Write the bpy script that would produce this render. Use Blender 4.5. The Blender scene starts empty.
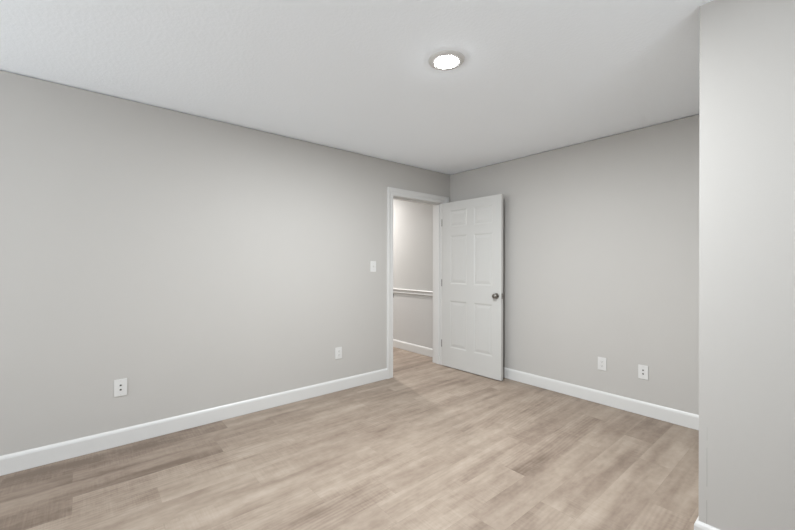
import bpy, bmesh, math, random
from mathutils import Vector, Matrix

# ------------------------------------------------------------------ camera, light, exposure
SC = bpy.context.scene
COL = SC.collection
TH = math.radians(49.912)
PITCH, ROLL = -0.00057, 0.00173
FWD = Vector((-math.sin(TH), math.cos(TH), 0))
cam_d = bpy.data.cameras.new('camera')
cam_d.sensor_fit = 'HORIZONTAL'; cam_d.sensor_width = 36.0
cam_d.lens = 36.0 * 370.86 / 795.0
cam_d.clip_start = 0.02
cam = bpy.data.objects.new('camera', cam_d); COL.objects.link(cam)
cam.location = (3.2413, -3.6181, 1.2700)
cam.rotation_euler = (Matrix.Rotation(TH, 3, 'Z') @ Matrix.Rotation(math.pi / 2 + PITCH, 3, 'X') @ Matrix.Rotation(ROLL, 3, 'Z')).to_euler()
SC.camera = cam

CEIL = 2.44
world = bpy.data.worlds.new('world'); SC.world = world
world.use_nodes = True
bg = world.node_tree.nodes['Background']
bg.inputs[0].default_value = (0.80, 0.89, 1.0, 1)
bg.inputs[1].default_value = 0.8

def area(name, loc, direction, sx, sy, power, col=(1, 1, 1)):
    d = bpy.data.lights.new(name, 'AREA'); d.shape = 'RECTANGLE'; d.size = sx; d.size_y = sy
    d.energy = power; d.color = col
    o = bpy.data.objects.new(name, d); COL.objects.link(o); o.location = loc
    o.rotation_euler = Vector(direction).to_track_quat('-Z', 'Y').to_euler()
    return o
# area light added to act as daylight through the invented rear window
area('daylight_fill_rear', (1.15, -6.42, 1.55), (0, 1, -0.35), 1.8, 1.3, 80, (0.915, 0.965, 1.0))

# added area light in the side opening, aimed upwards to brighten the ceiling
area('ceiling_fill_right', (4.78, -3.60, 1.50), (-1, 0, 1.1), 2.2, 1.1, 34, (0.915, 0.965, 1.0))
# added area light low outdoors, lifting the ceiling through the rear opening
area('ceiling_fill_rear', (1.15, -9.60, 0.25), (0, 1, 0.35), 5.0, 2.0, 10, (0.915, 0.965, 1.0))

SC.view_settings.view_transform = 'Standard'
SC.view_settings.look = 'None'
SC.view_settings.gamma = 1.0
SC.view_settings.use_curve_mapping = False
SC.view_settings.exposure = 0.28

# ------------------------------------------------------------------ materials
def lin(r, g, b):
    f = lambda c: (c / 255 / 12.92) if c / 255 <= 0.04045 else ((c / 255 + 0.055) / 1.055) ** 2.4
    return (f(r), f(g), f(b), 1)

class NT:
    def __init__(s, name):
        s.m = bpy.data.materials.new(name); s.m.use_nodes = True
        s.t = s.m.node_tree; s.n = s.t.nodes; s.b = s.n['Principled BSDF']; s.out = s.n['Material Output']
    def node(s, typ, **kw):
        n = s.n.new(typ)
        for k, v in kw.items(): setattr(n, k, v)
        return n
    def link(s, a, b): s.t.links.new(a, b)
    def math(s, op, a, b=None, c=None, clamp=False):
        n = s.node('ShaderNodeMath', operation=op); n.use_clamp = clamp
        for i, v in enumerate((a, b, c)):
            if v is None: continue
            if isinstance(v, (int, float)): n.inputs[i].default_value = v
            else: s.link(v, n.inputs[i])
        return n.outputs[0]
    def mix(s, fac, a, b, blend='MIX'):
        n = s.node('ShaderNodeMix', data_type='RGBA', blend_type=blend)
        for i, v in ((0, fac), (6, a), (7, b)):
            if isinstance(v, (int, float, tuple)): n.inputs[i].default_value = v
            else: s.link(v, n.inputs[i])
        return n.outputs[2]
    def noise(s, vec, scale, detail=2, rough=0.5, dist=0.0):
        n = s.node('ShaderNodeTexNoise'); n.inputs['Scale'].default_value = scale
        n.inputs['Detail'].default_value = detail; n.inputs['Roughness'].default_value = rough
        n.inputs['Distortion'].default_value = dist
        if vec is not None: s.link(vec, n.inputs['Vector'])
        return n.outputs['Fac']
    def bump(s, h, strength, dist):
        n = s.node('ShaderNodeBump'); n.inputs['Strength'].default_value = strength
        n.inputs['Distance'].default_value = dist; s.link(h, n.inputs['Height'])
        s.link(n.outputs[0], s.b.inputs['Normal'])

def paint(name, col, rough=0.6, bump_scale=220, bump=0.12, dist=0.0015, mottled=0.03, spec=0.3):
    t = NT(name)
    co = t.node('ShaderNodeTexCoord').outputs['Object']
    big = t.noise(co, 1.7, 3)
    c2 = tuple(min(1, v * (1 - mottled)) for v in col[:3]) + (1,)
    t.link(t.mix(big, col, c2), t.b.inputs['Base Color'])
    t.b.inputs['Roughness'].default_value = rough
    t.b.inputs['Specular IOR Level'].default_value = spec
    t.bump(t.noise(co, bump_scale, 2), bump, dist)
    return t.m

WALL = lin(181.5, 178.5, 174.5)
m_wall = paint('wall_paint_greige', WALL, 0.65)
m_ceiling = NT('ceiling_knockdown')
t = m_ceiling
co = t.node('ShaderNodeTexCoord').outputs['Object']
t.b.inputs['Base Color'].default_value = lin(245, 250, 255)
t.b.inputs['Roughness'].default_value = 0.85
t.b.inputs['Specular IOR Level'].default_value = 0.15
ra = t.node('ShaderNodeValToRGB'); ra.color_ramp.elements[0].position = 0.42; ra.color_ramp.elements[1].position = 0.6
t.link(t.noise(co, 55, 3, 0.6), ra.inputs[0])
t.bump(ra.outputs[0], 0.14, 0.003)
m_ceiling = t.m
m_trim = paint('trim_white_semigloss', lin(205, 204, 202), 0.35, 90, 0.05, 0.001, 0.01, 0.5)
m_door = paint('door_white_semigloss', lin(190, 189, 186), 0.38, 160, 0.08, 0.001, 0.015, 0.5)
m_plate = paint('plate_white_plastic', lin(206, 205, 203), 0.3, 90, 0.02, 0.0005, 0.01, 0.5)
m_slot = paint('socket_dark', lin(58, 54, 50), 0.5)
m_groove = paint('plastic_edge_grey', lin(196, 194, 190), 0.4)

def metal(name, col, rough):
    t = NT(name); t.b.inputs['Base Color'].default_value = col
    t.b.inputs['Metallic'].default_value = 1; t.b.inputs['Roughness'].default_value = rough
    co = t.node('ShaderNodeTexCoord').outputs['Object']
    t.bump(t.noise(co, 400, 2), 0.05, 0.0005)
    return t.m
m_nickel = metal('satin_nickel', lin(140, 136, 131), 0.30)
m_dark_metal = metal('dark_steel', lin(96, 92, 88), 0.4)

# two-tone hallway paint: toned darker above the chair rail to offset the lamp's light
t = NT('hall_paint_two_tone')
co = t.node('ShaderNodeTexCoord').outputs['Object']
sep = t.node('ShaderNodeSeparateXYZ'); t.link(co, sep.inputs[0])
t.link(t.mix(t.math('GREATER_THAN', sep.outputs[2], 0.87), lin(190, 189, 187), lin(182, 181, 178)), t.b.inputs['Base Color'])
t.b.inputs['Roughness'].default_value = 0.65
t.bump(t.noise(co, 220, 2), 0.12, 0.0015)
m_hall = t.m

# closet wall: same paint with a thin open joint of the corner bead
t = NT('wall_paint_with_corner_joint')
co = t.node('ShaderNodeTexCoord').outputs['Object']
sep = t.node('ShaderNodeSeparateXYZ'); t.link(co, sep.inputs[0])
wob = t.math('MULTIPLY', t.math('SUBTRACT', t.noise(co, 9, 2), 0.5), 0.004)
dx = t.math('ABSOLUTE', t.math('SUBTRACT', t.math('ADD', sep.outputs[0], wob), 2.866))
ln = t.math('LESS_THAN', dx, 0.0011)
zz = t.node('ShaderNodeMapRange'); zz.inputs[1].default_value = 0.62; zz.inputs[2].default_value = 0.40
t.link(sep.outputs[2], zz.inputs[0])
brk = t.math('GREATER_THAN', t.noise(co, 6, 1), 0.42)
fac = t.math('MULTIPLY', t.math('MULTIPLY', ln, zz.outputs[0], clamp=True), t.math('MULTIPLY', brk, 0.55))
t.link(t.mix(fac, WALL, lin(138, 134, 130)), t.b.inputs['Base Color'])
t.b.inputs['Roughness'].default_value = 0.65
t.b.inputs['Specular IOR Level'].default_value = 0.3
t.bump(t.noise(co, 220, 2), 0.12, 0.0015)
m_closet = t.m

# vinyl planks
t = NT('oak_vinyl_planks')
geo = t.node('ShaderNodeNewGeometry').outputs['Position']
att = t.node('ShaderNodeAttribute'); att.attribute_name = 'plank'
asep = t.node('ShaderNodeSeparateXYZ'); t.link(att.outputs['Vector'], asep.inputs[0])
tone, seed, seed2 = asep.outputs
gs = t.node('ShaderNodeSeparateXYZ'); t.link(geo, gs.inputs[0])
def vec(sx, sy, off=0.0):
    c = t.node('ShaderNodeCombineXYZ')
    t.link(t.math('MULTIPLY', gs.outputs[0], sx), c.inputs[0])
    t.link(t.math('MULTIPLY', gs.outputs[1], sy), c.inputs[1])
    t.link(t.math('MULTIPLY_ADD', seed, 40.0, off), c.inputs[2])
    return c.outputs[0]
gc = t.node('ShaderNodeCombineXYZ')
t.link(t.math('MULTIPLY', gs.outputs[0], 8.0), gc.inputs[0]); t.link(t.math('MULTIPLY', gs.outputs[1], 0.9), gc.inputs[1])
shared = t.noise(gc.outputs[0], 1.0, 3, 0.55, 0.4)
streak = t.noise(vec(11, 0.85), 1.0, 3, 0.55, 0.25)
broad = t.noise(vec(4.5, 1.1, 7.0), 1.0, 2, 0.5, 0.4)
mott = t.noise(vec(42, 20, 31.0), 1.0, 3, 0.6)
fine = t.noise(vec(95, 4.5, 3.0), 1.0, 3, 0.65, 0.3)
saw = t.noise(vec(5, 110, 11.0), 1.0, 2, 0.6)
sawmask = t.noise(vec(5, 1.6, 17.0), 1.0, 1)
blot = t.noise(vec(9, 5, 23.0), 1.0, 3, 0.6)
wv = t.node('ShaderNodeTexWave', wave_type='RINGS', rings_direction='Z'); wv.inputs['Scale'].default_value = 1.6
wv.inputs['Distortion'].default_value = 3.5; wv.inputs['Detail'].default_value = 1.5; wv.inputs['Detail Scale'].default_value = 1.2
cc = t.node('ShaderNodeCombineXYZ')
t.link(t.math('MULTIPLY_ADD', gs.outputs[0], 9.0, t.math('MULTIPLY', seed, 31.0)), cc.inputs[0])
t.link(t.math('MULTIPLY_ADD', gs.outputs[1], 1.3, t.math('MULTIPLY', seed2, 17.0)), cc.inputs[1])
t.link(cc.outputs[0], wv.inputs['Vector'])
def rng(v, a, b, lo, hi):
    n = t.node('ShaderNodeMapRange'); t.link(v, n.inputs[0])
    for i, x in enumerate((a, b, lo, hi)): n.inputs[i + 1].default_value = x
    return n.outputs[0]
v = t.math('ADD', rng(streak, 0.32, 0.68, -0.33, 0.33), rng(broad, 0.3, 0.7, -0.16, 0.16))
v = t.math('ADD', v, rng(shared, 0.32, 0.68, -0.34, 0.34))
v = t.math('ADD', v, rng(fine, 0.3, 0.7, -0.09, 0.09))
v = t.math('ADD', v, rng(mott, 0.3, 0.7, -0.15, 0.15))
v = t.math('ADD', v, rng(blot, 0.3, 0.7, -0.26, 0.26))
v = t.math('ADD', v, t.math('MULTIPLY', rng(saw, 0.3, 0.7, -0.16, 0.16), rng(sawmask, 0.45, 0.6, 0, 1)))
v = t.math('ADD', v, t.math('MULTIPLY', rng(wv.outputs['Fac'], 0, 1, -0.12, 0.12), rng(seed2, 0.5, 0.7, 0, 1)))
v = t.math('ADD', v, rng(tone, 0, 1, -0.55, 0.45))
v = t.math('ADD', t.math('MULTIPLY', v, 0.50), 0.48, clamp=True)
cr = t.node('ShaderNodeValToRGB'); t.link(v, cr.inputs[0])
e = cr.color_ramp.elements
e[0].position = 0.0; e[0].color = lin(108, 93, 81)
e[1].position = 1.0; e[1].color = lin(171, 157, 144)
q = e.new(0.35); q.color = lin(136, 121, 108)
q = e.new(0.62); q.color = lin(152, 138, 124)
# small dark knots / pores
vo = t.node('ShaderNodeTexVoronoi'); vo.inputs['Scale'].default_value = 1.0
t.link(vec(5.5, 2.2, 0.0), vo.inputs['Vector'])
knot = t.math('LESS_THAN', vo.outputs['Distance'], 0.030)
uv = t.node('ShaderNodeUVMap'); us = t.node('ShaderNodeSeparateXYZ'); t.link(uv.outputs[0], us.inputs[0])
seam = t.math('MAXIMUM', t.math('LESS_THAN', us.outputs[0], 0.0012), t.math('LESS_THAN', us.outputs[1], 0.0014))
c1 = t.mix(t.math('MULTIPLY', knot, 0.35), cr.outputs[0], lin(120, 104, 88))
c2 = t.mix(t.math('MULTIPLY', seam, 0.45), c1, lin(110, 96, 82))
t.link(c2, t.b.inputs['Base Color'])
t.link(rng(fine, 0.3, 0.7, 0.42, 0.56), t.b.inputs['Roughness'])
t.b.inputs['Specular IOR Level'].default_value = 0.35
t.bump(t.math('SUBTRACT', fine, t.math('MULTIPLY', seam, 1.5)), 0.12, 0.0012)
m_floor = t.m

def lens_material(strength, col):
    t = NT('lamp_lens'); t.b.inputs['Base Color'].default_value = (1, 1, 1, 1)
    t.b.inputs['Emission Color'].default_value = tuple(col) + (1,); t.b.inputs['Emission Strength'].default_value = strength
    return t.m

t = NT('window_glass')
tr = t.node('ShaderNodeBsdfTransparent'); gl = t.node('ShaderNodeBsdfGlossy'); gl.inputs['Roughness'].default_value = 0.02
mx = t.node('ShaderNodeMixShader'); mx.inputs[0].default_value = 0.06
t.link(tr.outputs[0], mx.inputs[1]); t.link(gl.outputs[0], mx.inputs[2]); t.link(mx.outputs[0], t.out.inputs['Surface'])
m_glass = t.m

# ------------------------------------------------------------------ geometry helpers
def mb(): return bmesh.new()
def box(bm, x0, x1, y0, y1, z0, z1, bev=0.0):
    r = bmesh.ops.create_cube(bm, size=1.0)
    vs = r['verts']
    for v in vs:
        v.co = Vector((x0 + (v.co.x + .5) * (x1 - x0), y0 + (v.co.y + .5) * (y1 - y0), z0 + (v.co.z + .5) * (z1 - z0)))
    if bev:
        es = list({e for v in vs for e in v.link_edges})
        bmesh.ops.bevel(bm, geom=es, offset=bev, segments=2, affect='EDGES', profile=0.5)
def prism(bm, prof, p0, p1, ax_u, ax_v):
    """sweep a closed profile (u, v) from p0 to p1"""
    p0, p1, ax_u, ax_v = map(Vector, (p0, p1, ax_u, ax_v))
    a = [bm.verts.new(p0 + ax_u * u + ax_v * v) for u, v in prof]
    b = [bm.verts.new(p1 + ax_u * u + ax_v * v) for u, v in prof]
    n = len(prof)
    for i in range(n):
        bm.faces.new((a[i], a[(i + 1) % n], b[(i + 1) % n], b[i]))
    bm.faces.new(a[::-1]); bm.faces.new(b)
def lathe(bm, prof, axis='Z', seg=40, origin=(0, 0, 0)):
    """prof: (radius, height) pairs; closes at radius 0"""
    rings = []
    o = Vector(origin)
    def P(r, h, a):
        c, s = r * math.cos(a), r * math.sin(a)
        if axis == 'Z': return o + Vector((c, s, h))
        if axis == 'Y': return o + Vector((c, h, s))
        return o + Vector((h, c, s))
    for r, h in prof:
        if r < 1e-6: rings.append([bm.verts.new(P(0, h, 0))])
        else: rings.append([bm.verts.new(P(r, h, 2 * math.pi * k / seg)) for k in range(seg)])
    for A, B in zip(rings, rings[1:]):
        for k in range(seg):
            j = (k + 1) % seg
            if len(A) == 1 and len(B) == 1: continue
            if len(A) == 1: bm.faces.new((A[0], B[j], B[k]))
            elif len(B) == 1: bm.faces.new((A[k], A[j], B[0]))
            else: bm.faces.new((A[k], A[j], B[j], B[k]))
def obj(name, bm, mat, parent=None, smooth=False, loc=None):
    bmesh.ops.recalc_face_normals(bm, faces=bm.faces[:])
    me = bpy.data.meshes.new(name); bm.to_mesh(me); bm.free()
    if mat: me.materials.append(mat)
    if smooth:
        me.shade_smooth() if hasattr(me, 'shade_smooth') else None
        for e in me.edges: pass
        me.set_sharp_from_angle(angle=math.radians(35))
    o = bpy.data.objects.new(name, me); COL.objects.link(o)
    if parent: o.parent = parent
    if loc: o.location = loc
    return o
def struct(name, bm=None, mat=None, loc=(0, 0, 0)):
    if bm is None:
        o = bpy.data.objects.new(name, None); COL.objects.link(o); o.location = loc
        o.empty_display_size = 0.1
    else:
        o = obj(name, bm, mat)
    o['kind'] = 'structure'
    return o
def thing(name, label, cat, loc, rz=0.0, group=None):
    o = bpy.data.objects.new(name, None); COL.objects.link(o)
    o.location = loc; o.rotation_euler = (0, 0, rz); o.empty_display_size = 0.05
    o['label'] = label; o['category'] = cat
    if group: o['group'] = group
    return o
def slab_with_hole(bm, axis, a0, a1, t0, t1, z0, z1, h):
    """wall slab along an axis with one rectangular hole h=(h0,h1,hz0,hz1)"""
    def bx(p0, p1, q0, q1):
        if axis == 'X': box(bm, p0, p1, t0, t1, q0, q1)
        else: box(bm, t0, t1, p0, p1, q0, q1)
    h0, h1, hz0, hz1 = h
    bx(a0, h0, z0, z1); bx(h1, a1, z0, z1)
    if hz0 > z0: bx(h0, h1, z0, hz0)
    if hz1 < z1: bx(h0, h1, hz1, z1)

# ------------------------------------------------------------------ room shell
XR, YR = 4.70, -6.20           # right wall and rear wall planes
BX, BY = 2.837, -1.497         # outer corner of the closet
HX, HY = -3.40, 0.040          # end and side wall planes of the hallway
WT = 0.160
D0, D1, DH = -0.954, -0.152, 2.048   # clear door opening in the left wall

PW, PL, P0 = 0.1840, 1.22, 0.0060
JOINT = {3: -3.670, 4: -3.305, 5: -2.842, 2: -2.900, 10: -1.594, 12: -1.746, 13: -0.83, 1: -2.455, 9: -2.44, 6: -2.103,
         11: -2.113, 0: -1.55, 7: -1.42, 8: -1.08, 14: -1.3}
random.seed(11)
bm = mb()
lay = bm.faces.layers.int.new('pid')
uvl = bm.loops.layers.uv.new('UVMap')
tones = []
y_lo, y_hi = YR - 0.1, 0.30
for k in range(-19, 26):
    xa = P0 + k * PW; xb = xa + PW
    j = JOINT.get(k, random.uniform(-2.4, -1.2))
    n0 = math.floor((y_lo - j) / PL)
    yy = j + n0 * PL
    while yy < y_hi:
        ya, yb = max(yy, y_lo), min(yy + PL, y_hi)
        if yb - ya > 1e-4:
            vs = [bm.verts.new((x, y, 0)) for x, y in ((xa, ya), (xb, ya), (xb, yb), (xa, yb))]
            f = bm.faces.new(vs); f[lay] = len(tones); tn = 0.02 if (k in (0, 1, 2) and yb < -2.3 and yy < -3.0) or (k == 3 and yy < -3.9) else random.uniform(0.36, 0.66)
            tones.append((tn, random.random(), random.random()))
            for l, (u, w) in zip(f.loops, ((0, ya - yy), (PW, ya - yy), (PW, yb - yy), (0, yb - yy))): l[uvl].uv = (u, w)
        yy += PL
xs0, xs1 = P0 - 19 * PW, P0 + 26 * PW
# underside gives the boards thickness
vs = [bm.verts.new(c) for c in ((xs0, y_lo, -0.05), (xs1, y_lo, -0.05), (xs1, y_hi, -0.05), (xs0, y_hi, -0.05))]
f = bm.faces.new(vs[::-1]); f[lay] = 0
me = bpy.data.meshes.new('floor')
for fc in bm.faces: fc.normal_update()
bm.to_mesh(me)
ids = [fc[lay] for fc in bm.faces]; bm.free()
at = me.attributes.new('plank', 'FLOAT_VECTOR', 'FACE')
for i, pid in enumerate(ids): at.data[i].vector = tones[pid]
me.materials.append(m_floor)
floor = bpy.data.objects.new('floor', me); COL.objects.link(floor); floor['kind'] = 'structure'

bm = mb(); box(bm, HX - WT, XR + WT, YR - WT, 0.30, CEIL, CEIL + 0.1); struct('ceiling', bm, m_ceiling)

SHADE_GAP = 0.006        # groove added to draw the dark shade line under the ceiling
bm = mb(); slab_with_hole(bm, 'Y', YR, 0.30, -WT, 0, 0, CEIL - SHADE_GAP, (D0 - 0.02, D1 + 0.02, 0, DH + 0.02)); box(bm, -WT, -0.02, YR, 0.30, CEIL - SHADE_GAP, CEIL); struct('wall_left', bm, m_wall)
bm = mb(); box(bm, 0, XR, 0, WT, 0, CEIL - SHADE_GAP); box(bm, -0.02, XR, 0.02, WT, CEIL - SHADE_GAP, CEIL); struct('wall_back', bm, m_wall)
bm = mb(); box(bm, BX, XR, BY, BY + WT, 0, CEIL); box(bm, BX, BX + WT, BY + WT, 0, 0, CEIL)
bmesh.ops.remove_doubles(bm, verts=bm.verts[:], dist=1e-5); struct('wall_closet', bm, m_closet)
WIN_R = (0.25, 2.05, 0.88, 2.12)     # invented opening in the rear wall, placed for its light
WIN_S = (-4.80, -2.40, 0.88, 2.12)   # invented opening in the right wall, to let light in
bm = mb(); slab_with_hole(bm, 'X', -WT, XR + WT, YR - WT, YR, 0, CEIL, WIN_R); struct('wall_rear', bm, m_wall)
bm = mb(); slab_with_hole(bm, 'Y', YR, 0.0, XR, XR + WT, 0, CEIL, WIN_S); struct('wall_right', bm, m_wall)
bm = mb(); box(bm, HX, -WT, HY, HY + WT, 0, CEIL); struct('wall_hall_back', bm, m_hall)
bm = mb(); box(bm, HX, -WT, -1.55, -1.55 + WT, 0, CEIL); struct('wall_hall_front', bm, m_hall)
bm = mb(); box(bm, HX - WT, HX, -1.55, HY + WT, 0, CEIL); struct('wall_hall_end', bm, m_hall)

# ------------------------------------------------------------------ baseboards
BBP = [(0, 0.002), (0.014, 0.002), (0.014, 0.096), (0.0130, 0.099), (0.0125, 0.102), (0.0105, 0.108), (0.006, 0.113), (0.004, 0.116), (0, 0.116)]
def baseboard(name, p0, p1, nrm):
    bm = mb(); prism(bm, BBP, p0, p1, nrm, (0, 0, 1)); return struct(name, bm, m_trim)
CW, CWR = 0.085, 0.108
baseboard('baseboard_left', (0, YR, 0), (0, D0 - 0.005 - CW, 0), (1, 0, 0))
baseboard('baseboard_back', (0.0, 0, 0), (BX, 0, 0), (0, -1, 0))
bm = mb()
prism(bm, BBP, (BX - 0.0, BY, 0), (XR, BY, 0), (0, -1, 0), (0, 0, 1))
prism(bm, BBP, (BX, BY, 0), (BX, -0.014, 0), (-1, 0, 0), (0, 0, 1))
# mitred outside corner
n = len(BBP)
A = [bm.verts.new((BX, BY - u, v)) for u, v in BBP]; B = [bm.verts.new((BX - u, BY - u, v)) for u, v in BBP]; Cc = [bm.verts.new((BX - u, BY, v)) for u, v in BBP]
for i in range(n - 1):
    for P, Q in ((A, B), (B, Cc)):
        try: bm.faces.new((P[i], P[i + 1], Q[i + 1], Q[i]))
        except ValueError: pass
bmesh.ops.remove_doubles(bm, verts=bm.verts[:], dist=1e-6)
struct('baseboard_closet', bm, m_trim)
baseboard('baseboard_rear', (0, YR, 0), (XR, YR, 0), (0, 1, 0))
baseboard('baseboard_right', (XR, YR, 0), (XR, BY, 0), (-1, 0, 0))
baseboard('baseboard_hall', (HX, HY, 0), (-WT, HY, 0), (0, -1, 0))

# chair rail in the hallway
CR = [(0, 0), (0.010, 0), (0.017, 0.004), (0.019, 0.012), (0.015, 0.020), (0.009, 0.024), (0.009, 0.038), (0.014, 0.044), (0.026, 0.050), (0.028, 0.060), (0.024, 0.066), (0, 0.068)]
bm = mb(); prism(bm, [(u, v + 0.838) for u, v in CR], (HX, HY, 0), (-WT, HY, 0), (0, -1, 0), (0, 0, 1)); struct('trim_2', bm, m_trim)

# ------------------------------------------------------------------ door frame
fr = struct('trim_1', loc=(0, (D0 + D1) / 2, 0))
def fobj(name, bm, mat, smooth=False, parent=None, label=None):
    bmesh.ops.translate(bm, verts=bm.verts[:], vec=-fr.location)
    o = obj(name, bm, mat, parent or fr, smooth)
    if label: o['label'] = label
    return o
# casing profile: (across from the opening outwards, thickness)
CAS = [(0, 0), (0, 0.008), (0.004, 0.011), (0.030, 0.012), (0.036, 0.009), (0.042, 0.013), (0.058, 0.017), (0.078, 0.018), (CW, 0.015), (CW, 0)]
def casing(sgn):
    bx = 0 if sgn > 0 else -WT
    a, b, h = D0 - 0.005, D1 + 0.005, DH + 0.005
    for nm, side in (('casing', -1), ('casing', 1), ('casing', 0)):
        bm = mb()
        def P(u, w, end):
            if side == -1: return (bx + sgn * w, a - u, 0 if end == 0 else h + u)
            if side == 1: return (bx + sgn * w, b + u, 0 if end == 0 else h + u)
            return (bx + sgn * w, (a - u) if end == 0 else (b + u), h + u)
        kr = CWR / CW
        def Q(u, w, end):
            x, y, z = P(u, w, end)
            return (x, b + (y - b) * kr if y > b else y, z)
        A = [bm.verts.new(Q(u, w, 0)) for u, w in CAS]; B = [bm.verts.new(Q(u, w, 1)) for u, w in CAS]
        k = len(CAS)
        for i in range(k): bm.faces.new((A[i], A[(i + 1) % k], B[(i + 1) % k], B[i]))
        bm.faces.new(A[::-1]); bm.faces.new(B)
        fobj(nm, bm, m_trim)
casing(1); casing(-1)
bm = mb(); box(bm, -WT, 0, D0 - 0.018, D0, 0, DH + 0.018); fobj('jamb', bm, m_trim)
bm = mb(); box(bm, -WT, 0, D1, D1 + 0.018, 0, DH + 0.018); fobj('jamb', bm, m_trim)
bm = mb(); box(bm, -WT, 0, D0, D1, DH, DH + 0.018); fobj('head_jamb', bm, m_trim)
bm = mb()
sx0, sx1 = -0.100, -0.044
box(bm, sx0, sx1, D0, D0 + 0.011, 0, DH, 0.002); box(bm, sx0, sx1, D1 - 0.011, D1, 0, DH, 0.002); box(bm, sx0, sx1, D0 + 0.011, D1 - 0.011, DH - 0.011, DH, 0.002)
fobj('door_stop', bm, m_trim)
bm = mb(); box(bm, -0.034, 0.004, D0, D0 + 0.0018, 0.895, 0.955, 0.0006)
box(bm, 0.0, 0.010, D0 - 0.002, D0 + 0.0018, 0.905, 0.945, 0.0006)
fobj('strike_plate', bm, m_dark_metal, label='dark metal strike plate')

# ------------------------------------------------------------------ door leaf (hinged at the right jamb, open against the back wall)
HINGE = Vector((0.028, -0.179, 0)); END = Vector((0.884, -0.158, 0))
ang = math.atan2(END.y - HINGE.y, END.x - HINGE.x)
DL, DT = (END - HINGE).length, 0.035
Z0, Z1 = 0.009, 2.042
door = struct('door_1', loc=(HINGE.x, HINGE.y, 0)); door.rotation_euler = (0, 0, ang)
UX = [(0.132, 0.385), (0.490, 0.743)]
ZZ = [(0.250, 0.830), (1.035, 1.630), (1.735, 1.940)]
# slab: local x along the leaf, y 0 (face towards the room) .. DT (face towards the back wall)
bm = mb()
xs = [0, UX[0][0], UX[0][1], UX[1][0], UX[1][1], DL]
zs = [Z0, ZZ[0][0], ZZ[0][1], ZZ[1][0], ZZ[1][1], ZZ[2][0], ZZ[2][1], Z1]
def holes(i, k): return i in (1, 3) and k in (1, 3, 5)
grid = {}
def gv(i, k, y):
    key = (i, k, y)
    if key not in grid: grid[key] = bm.verts.new((xs[i], y, zs[k]))
    return grid[key]
for i in range(5):
    for k in range(7):
        if holes(i, k):
            c = [(i, k), (i + 1, k), (i + 1, k + 1), (i, k + 1)]
            for a, b in zip(c, c[1:] + c[:1]):
                bm.faces.new((gv(*a, 0), gv(*b, 0), gv(*b, DT), gv(*a, DT)))
            continue
        for y in (0, DT):
            bm.faces.new((gv(i, k, y), gv(i + 1, k, y), gv(i + 1, k + 1, y), gv(i, k + 1, y)))
for i in range(5):
    for k in (0, 7): bm.faces.new((gv(i, k, 0), gv(i + 1, k, 0), gv(i + 1, k, DT), gv(i, k, DT)))
for k in range(7):
    for i in (0, 5): bm.faces.new((gv(i, k, 0), gv(i, k + 1, 0), gv(i, k + 1, DT), gv(i, k, DT)))
leaf = obj('door_leaf', bm, m_door, door)
# moulded raised panels, on both faces
RING = [(0.0, 0.0), (0.007, 0.0022), (0.015, 0.0046), (0.020, 0.0048), (0.028, 0.0040), (0.048, 0.0014), (0.052, 0.0010)]
for (xa, xb) in UX:
    for (za, zb) in ZZ:
        bm = mb()
        for face in (0, 1):
            rings = []
            for ins, dep in RING:
                y = dep if face == 0 else DT - dep
                rings.append([bm.verts.new(c) for c in ((xa + ins, y, za + ins), (xb - ins, y, za + ins), (xb - ins, y, zb - ins), (xa + ins, y, zb - ins))])
            for A, B in zip(rings, rings[1:]):
                for q in range(4): bm.faces.new((A[q], A[(q + 1) % 4], B[(q + 1) % 4], B[q]))
            bm.faces.new(rings[-1])
        obj('door_panel', bm, m_door, door)
# knobs on both faces
KX, KZ = DL - 0.060, 0.930
KN = [(0, 0), (0.031, 0), (0.032, 0.003), (0.030, 0.006), (0.020, 0.008), (0.012, 0.010), (0.0105, 0.022), (0.013, 0.027),
      (0.021, 0.031), (0.0265, 0.038), (0.0275, 0.045), (0.025, 0.051), (0.018, 0.055), (0.008, 0.0565), (0, 0.0565)]
for sgn, y0 in ((-1, 0.0), (1, DT)):
    s = 1.0 if sgn < 0 else 0.9
    bm = mb(); lathe(bm, [(r, y0 + sgn * h * s) for r, h in KN[:6] + [(0, 0.010)]], 'Y', 40, (KX, 0, KZ)); 
    kn = bpy.data.objects.new('door_knob', None)
    bm.free()
    bm = mb(); lathe(bm, [(0, y0 + sgn * 0.0075 * s)] + [(r, y0 + sgn * h * s) for r, h in KN[5:]], 'Y', 40, (KX, 0, KZ))
    k = obj('door_knob', bm, m_nickel, door, True); k['label'] = 'round satin nickel knob'
    bpy.data.objects.remove(kn)
    bm = mb(); lathe(bm, [(r, y0 + sgn * h * s) for r, h in KN[:6]] + [(0, y0 + sgn * 0.010 * s)], 'Y', 40, (KX, 0, KZ))
    obj('rosette', bm, m_nickel, k, True)
bm = mb(); box(bm, DL - 0.0005, DL + 0.0012, 0.005, 0.030, KZ - 0.029, KZ + 0.029, 0.0004)
lp = obj('latch_plate', bm, m_nickel, door); lp['label'] = 'metal latch plate on the door edge'
bm = mb(); box(bm, DL, DL + 0.011, 0.010, 0.025, KZ - 0.009, KZ + 0.009, 0.003); obj('latch_bolt', bm, m_nickel, lp)
# hinges
for hz in (0.285, 1.045, 1.800):
    bm = mb(); lathe(bm, [(0, hz - 0.045), (0.003, hz - 0.045), (0.0042, hz - 0.042), (0.0042, hz + 0.042), (0.003, hz + 0.045), (0, hz + 0.045)], 'Z', 16, (-0.0050, 0.001, 0))
    box(bm, -0.0020, 0.0, 0.002, 0.030, hz - 0.044, hz + 0.044)
    h = obj('hinge', bm, m_dark_metal, door, False); h['label'] = 'small metal hinge'

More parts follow.
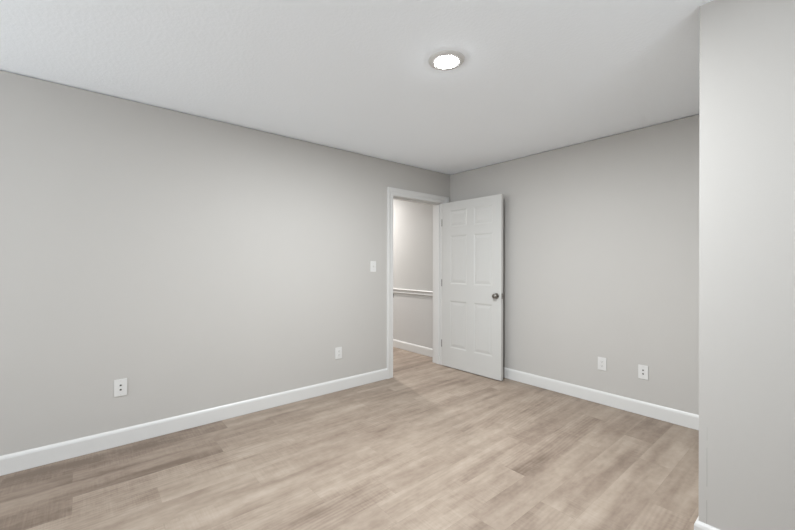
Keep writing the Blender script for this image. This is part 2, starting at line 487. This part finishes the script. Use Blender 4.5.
# ------------------------------------------------------------------ ceiling lights
LENS = [(0, -0.0190), (0.030, -0.0187), (0.048, -0.0178), (0.059, -0.0152), (0.0635, -0.0125), (0.0650, -0.0100)]
TRIM = [(0.0650, -0.0100), (0.0680, -0.0112), (0.078, -0.0108), (0.090, -0.0080), (0.100, -0.0040), (0.1030, 0.0), (0, 0.0)]
def downlight(loc, label, power, col):
    o = thing('ceiling_light', label, 'ceiling light', loc)
    bm = mb(); lathe(bm, TRIM, 'Z', 64); obj('trim_ring', bm, m_plate, o, True)
    bm = mb(); lathe(bm, LENS + [(0, -0.009)], 'Z', 64); obj('lens', bm, lens_material(1.4 * power, col), o, True)
    d = bpy.data.lights.new('lamp', 'AREA'); d.shape = 'DISK'; d.size = 0.12; d.energy = power * 0.94; d.color = col
    l = bpy.data.objects.new('lamp', d); COL.objects.link(l); l.parent = o; l.location = (0, 0, -0.0205)
    return o
downlight((1.796, -2.038, CEIL), 'round white flush LED ceiling light glowing above the middle of the room', 66, (0.93, 0.975, 1.0))
downlight((-1.95, -0.45, CEIL), 'round white ceiling light in the hallway beyond the doorway', 54, (1.0, 0.965, 0.945))

# ------------------------------------------------------------------ wall plates (local: x across, y out of the wall is -y, z up)
def plate(name, label, cat, loc, rz, group, kind):
    o = thing(name, label, cat, loc, rz, group)
    bm = mb(); box(bm, -0.037, 0.037, -0.0058, 0.0, -0.059, 0.059, 0.0022)
    obj('cover_plate', bm, m_plate, o)
    def screw(z):
        bm = mb(); lathe(bm, [(0, -0.0070), (0.0022, -0.0068), (0.0032, -0.0058), (0, -0.0050)], 'Y', 16, (0, 0, z)); obj('screw', bm, m_groove, o)
    if kind == 'duplex':
        for s in (-1, 1):
            zc = s * 0.0195
            bm = mb(); box(bm, -0.0170, 0.0170, -0.0078, -0.0050, zc - 0.0145, zc + 0.0145, 0.0012); r = obj('receptacle', bm, m_plate, o)
            bm = mb(); box(bm, -0.0178, 0.0178, -0.0062, -0.0050, zc - 0.0153, zc + 0.0153); obj('gap', bm, m_groove, r)
            bm = mb()
            box(bm, -0.0078, -0.0055, -0.0082, -0.0070, zc - 0.002, zc + 0.007)
            box(bm, 0.0055, 0.0078, -0.0082, -0.0070, zc - 0.001, zc + 0.006)
            lathe(bm, [(0, -0.0082), (0.0026, -0.0082), (0.0026, -0.0070), (0, -0.0070)], 'Y', 14, (0, 0, zc - 0.0075))
            obj('slot', bm, m_slot, r)
        screw(0)
    elif kind == 'jacks':
        for s in (-1, 1):
            zc = s * 0.0155 + 0.002
            bm = mb(); box(bm, -0.0095, 0.0095, -0.0070, -0.0050, zc - 0.0090, zc + 0.0090, 0.0008); r = obj('jack', bm, m_plate, o)
            bm = mb(); box(bm, -0.0060, 0.0060, -0.0075, -0.0060, zc - 0.0052, zc + 0.0040); box(bm, -0.0028, 0.0028, -0.0075, -0.0060, zc + 0.0040, zc + 0.0060)
            obj('port', bm, m_slot, r)
        screw(0.048); screw(-0.048)
    else:
        bm = mb(); box(bm, -0.0055, 0.0055, -0.0066, -0.0050, -0.0125, 0.0125); obj('toggle_slot', bm, m_groove, o)
        bm = mb()
        prism(bm, [(-0.0050, -0.0035), (-0.0170, 0.0030), (-0.0170, 0.0105), (-0.0050, 0.0070)], (-0.0040, 0, 0), (0.0040, 0, 0), (0, 1, 0), (0, 0, 1))
        obj('toggle', bm, m_plate, o)
        screw(0.030); screw(-0.030)
    return o
RZL = math.pi / 2    # on the left wall: local -y points to +x
plate('data_outlet', 'white cover plate with two dark jacks on the long wall, farthest from the doorway', 'wall outlet', (0, -3.428, 0.405), RZL, 'wall plates', 'jacks')
plate('electrical_outlet', 'white duplex outlet low on the wall beneath the light switch, nearest the doorway', 'wall outlet', (0, -1.665, 0.380), RZL, 'wall plates', 'duplex')
plate('light_switch', 'white toggle light switch on the wall beside the doorway casing', 'light switch', (0, -1.235, 1.251), RZL, None, 'switch')
plate('electrical_outlet', 'white duplex outlet on the short wall, the nearer one to the open door', 'wall outlet', (1.853, 0, 0.368), 0, 'wall plates', 'duplex')
plate('data_outlet', 'white cover plate with two dark jacks on the short wall near the closet corner', 'wall outlet', (2.180, 0, 0.364), 0, 'wall plates', 'jacks')

# ------------------------------------------------------------------ invented windows, out of view behind the camera, to admit light
def window(name, axis, w, plane, out):
    a0, a1, z0, z1 = w
    o = struct(name, loc=(((a0 + a1) / 2, plane, z0) if axis == 'X' else (plane, (a0 + a1) / 2, z0)))
    def bx(bm, p0, p1, t0, t1, q0, q1):
        ta, tb = sorted((plane + out * t0, plane + out * t1))
        if axis == 'X': box(bm, p0, p1, ta, tb, q0, q1)
        else: box(bm, ta, tb, p0, p1, q0, q1)
    def put(nm, bm, mat):
        bmesh.ops.translate(bm, verts=bm.verts[:], vec=-o.location); return obj(nm, bm, mat, o)
    bm = mb()
    bx(bm, a0, a0 + .04, .03, .10, z0, z1); bx(bm, a1 - .04, a1, .03, .10, z0, z1)
    bx(bm, a0 + .04, a1 - .04, .03, .10, z0, z0 + .04); bx(bm, a0 + .04, a1 - .04, .03, .10, z1 - .04, z1)
    bx(bm, (a0 + a1) / 2 - .025, (a0 + a1) / 2 + .025, .04, .09, z0 + .04, z1 - .04)
    put('window_frame', bm, m_trim)
    bm = mb(); bx(bm, a0 + .04, a1 - .04, .062, .066, z0 + .04, z1 - .04); put('glass_pane', bm, m_glass)
    bm = mb(); bx(bm, a0 - .05, a1 + .05, -.03, .03, z0 - .025, z0); put('window_sill', bm, m_trim)
    bm = mb()
    bx(bm, a0 - .07, a0, -.015, 0, z0, z1 + .07); bx(bm, a1, a1 + .07, -.015, 0, z0, z1 + .07); bx(bm, a0, a1, -.015, 0, z1, z1 + .07)
    put('window_casing', bm, m_trim)
window('added_window_1', 'X', WIN_R, YR, -1)
window('added_window_2', 'Y', WIN_S, XR, 1)
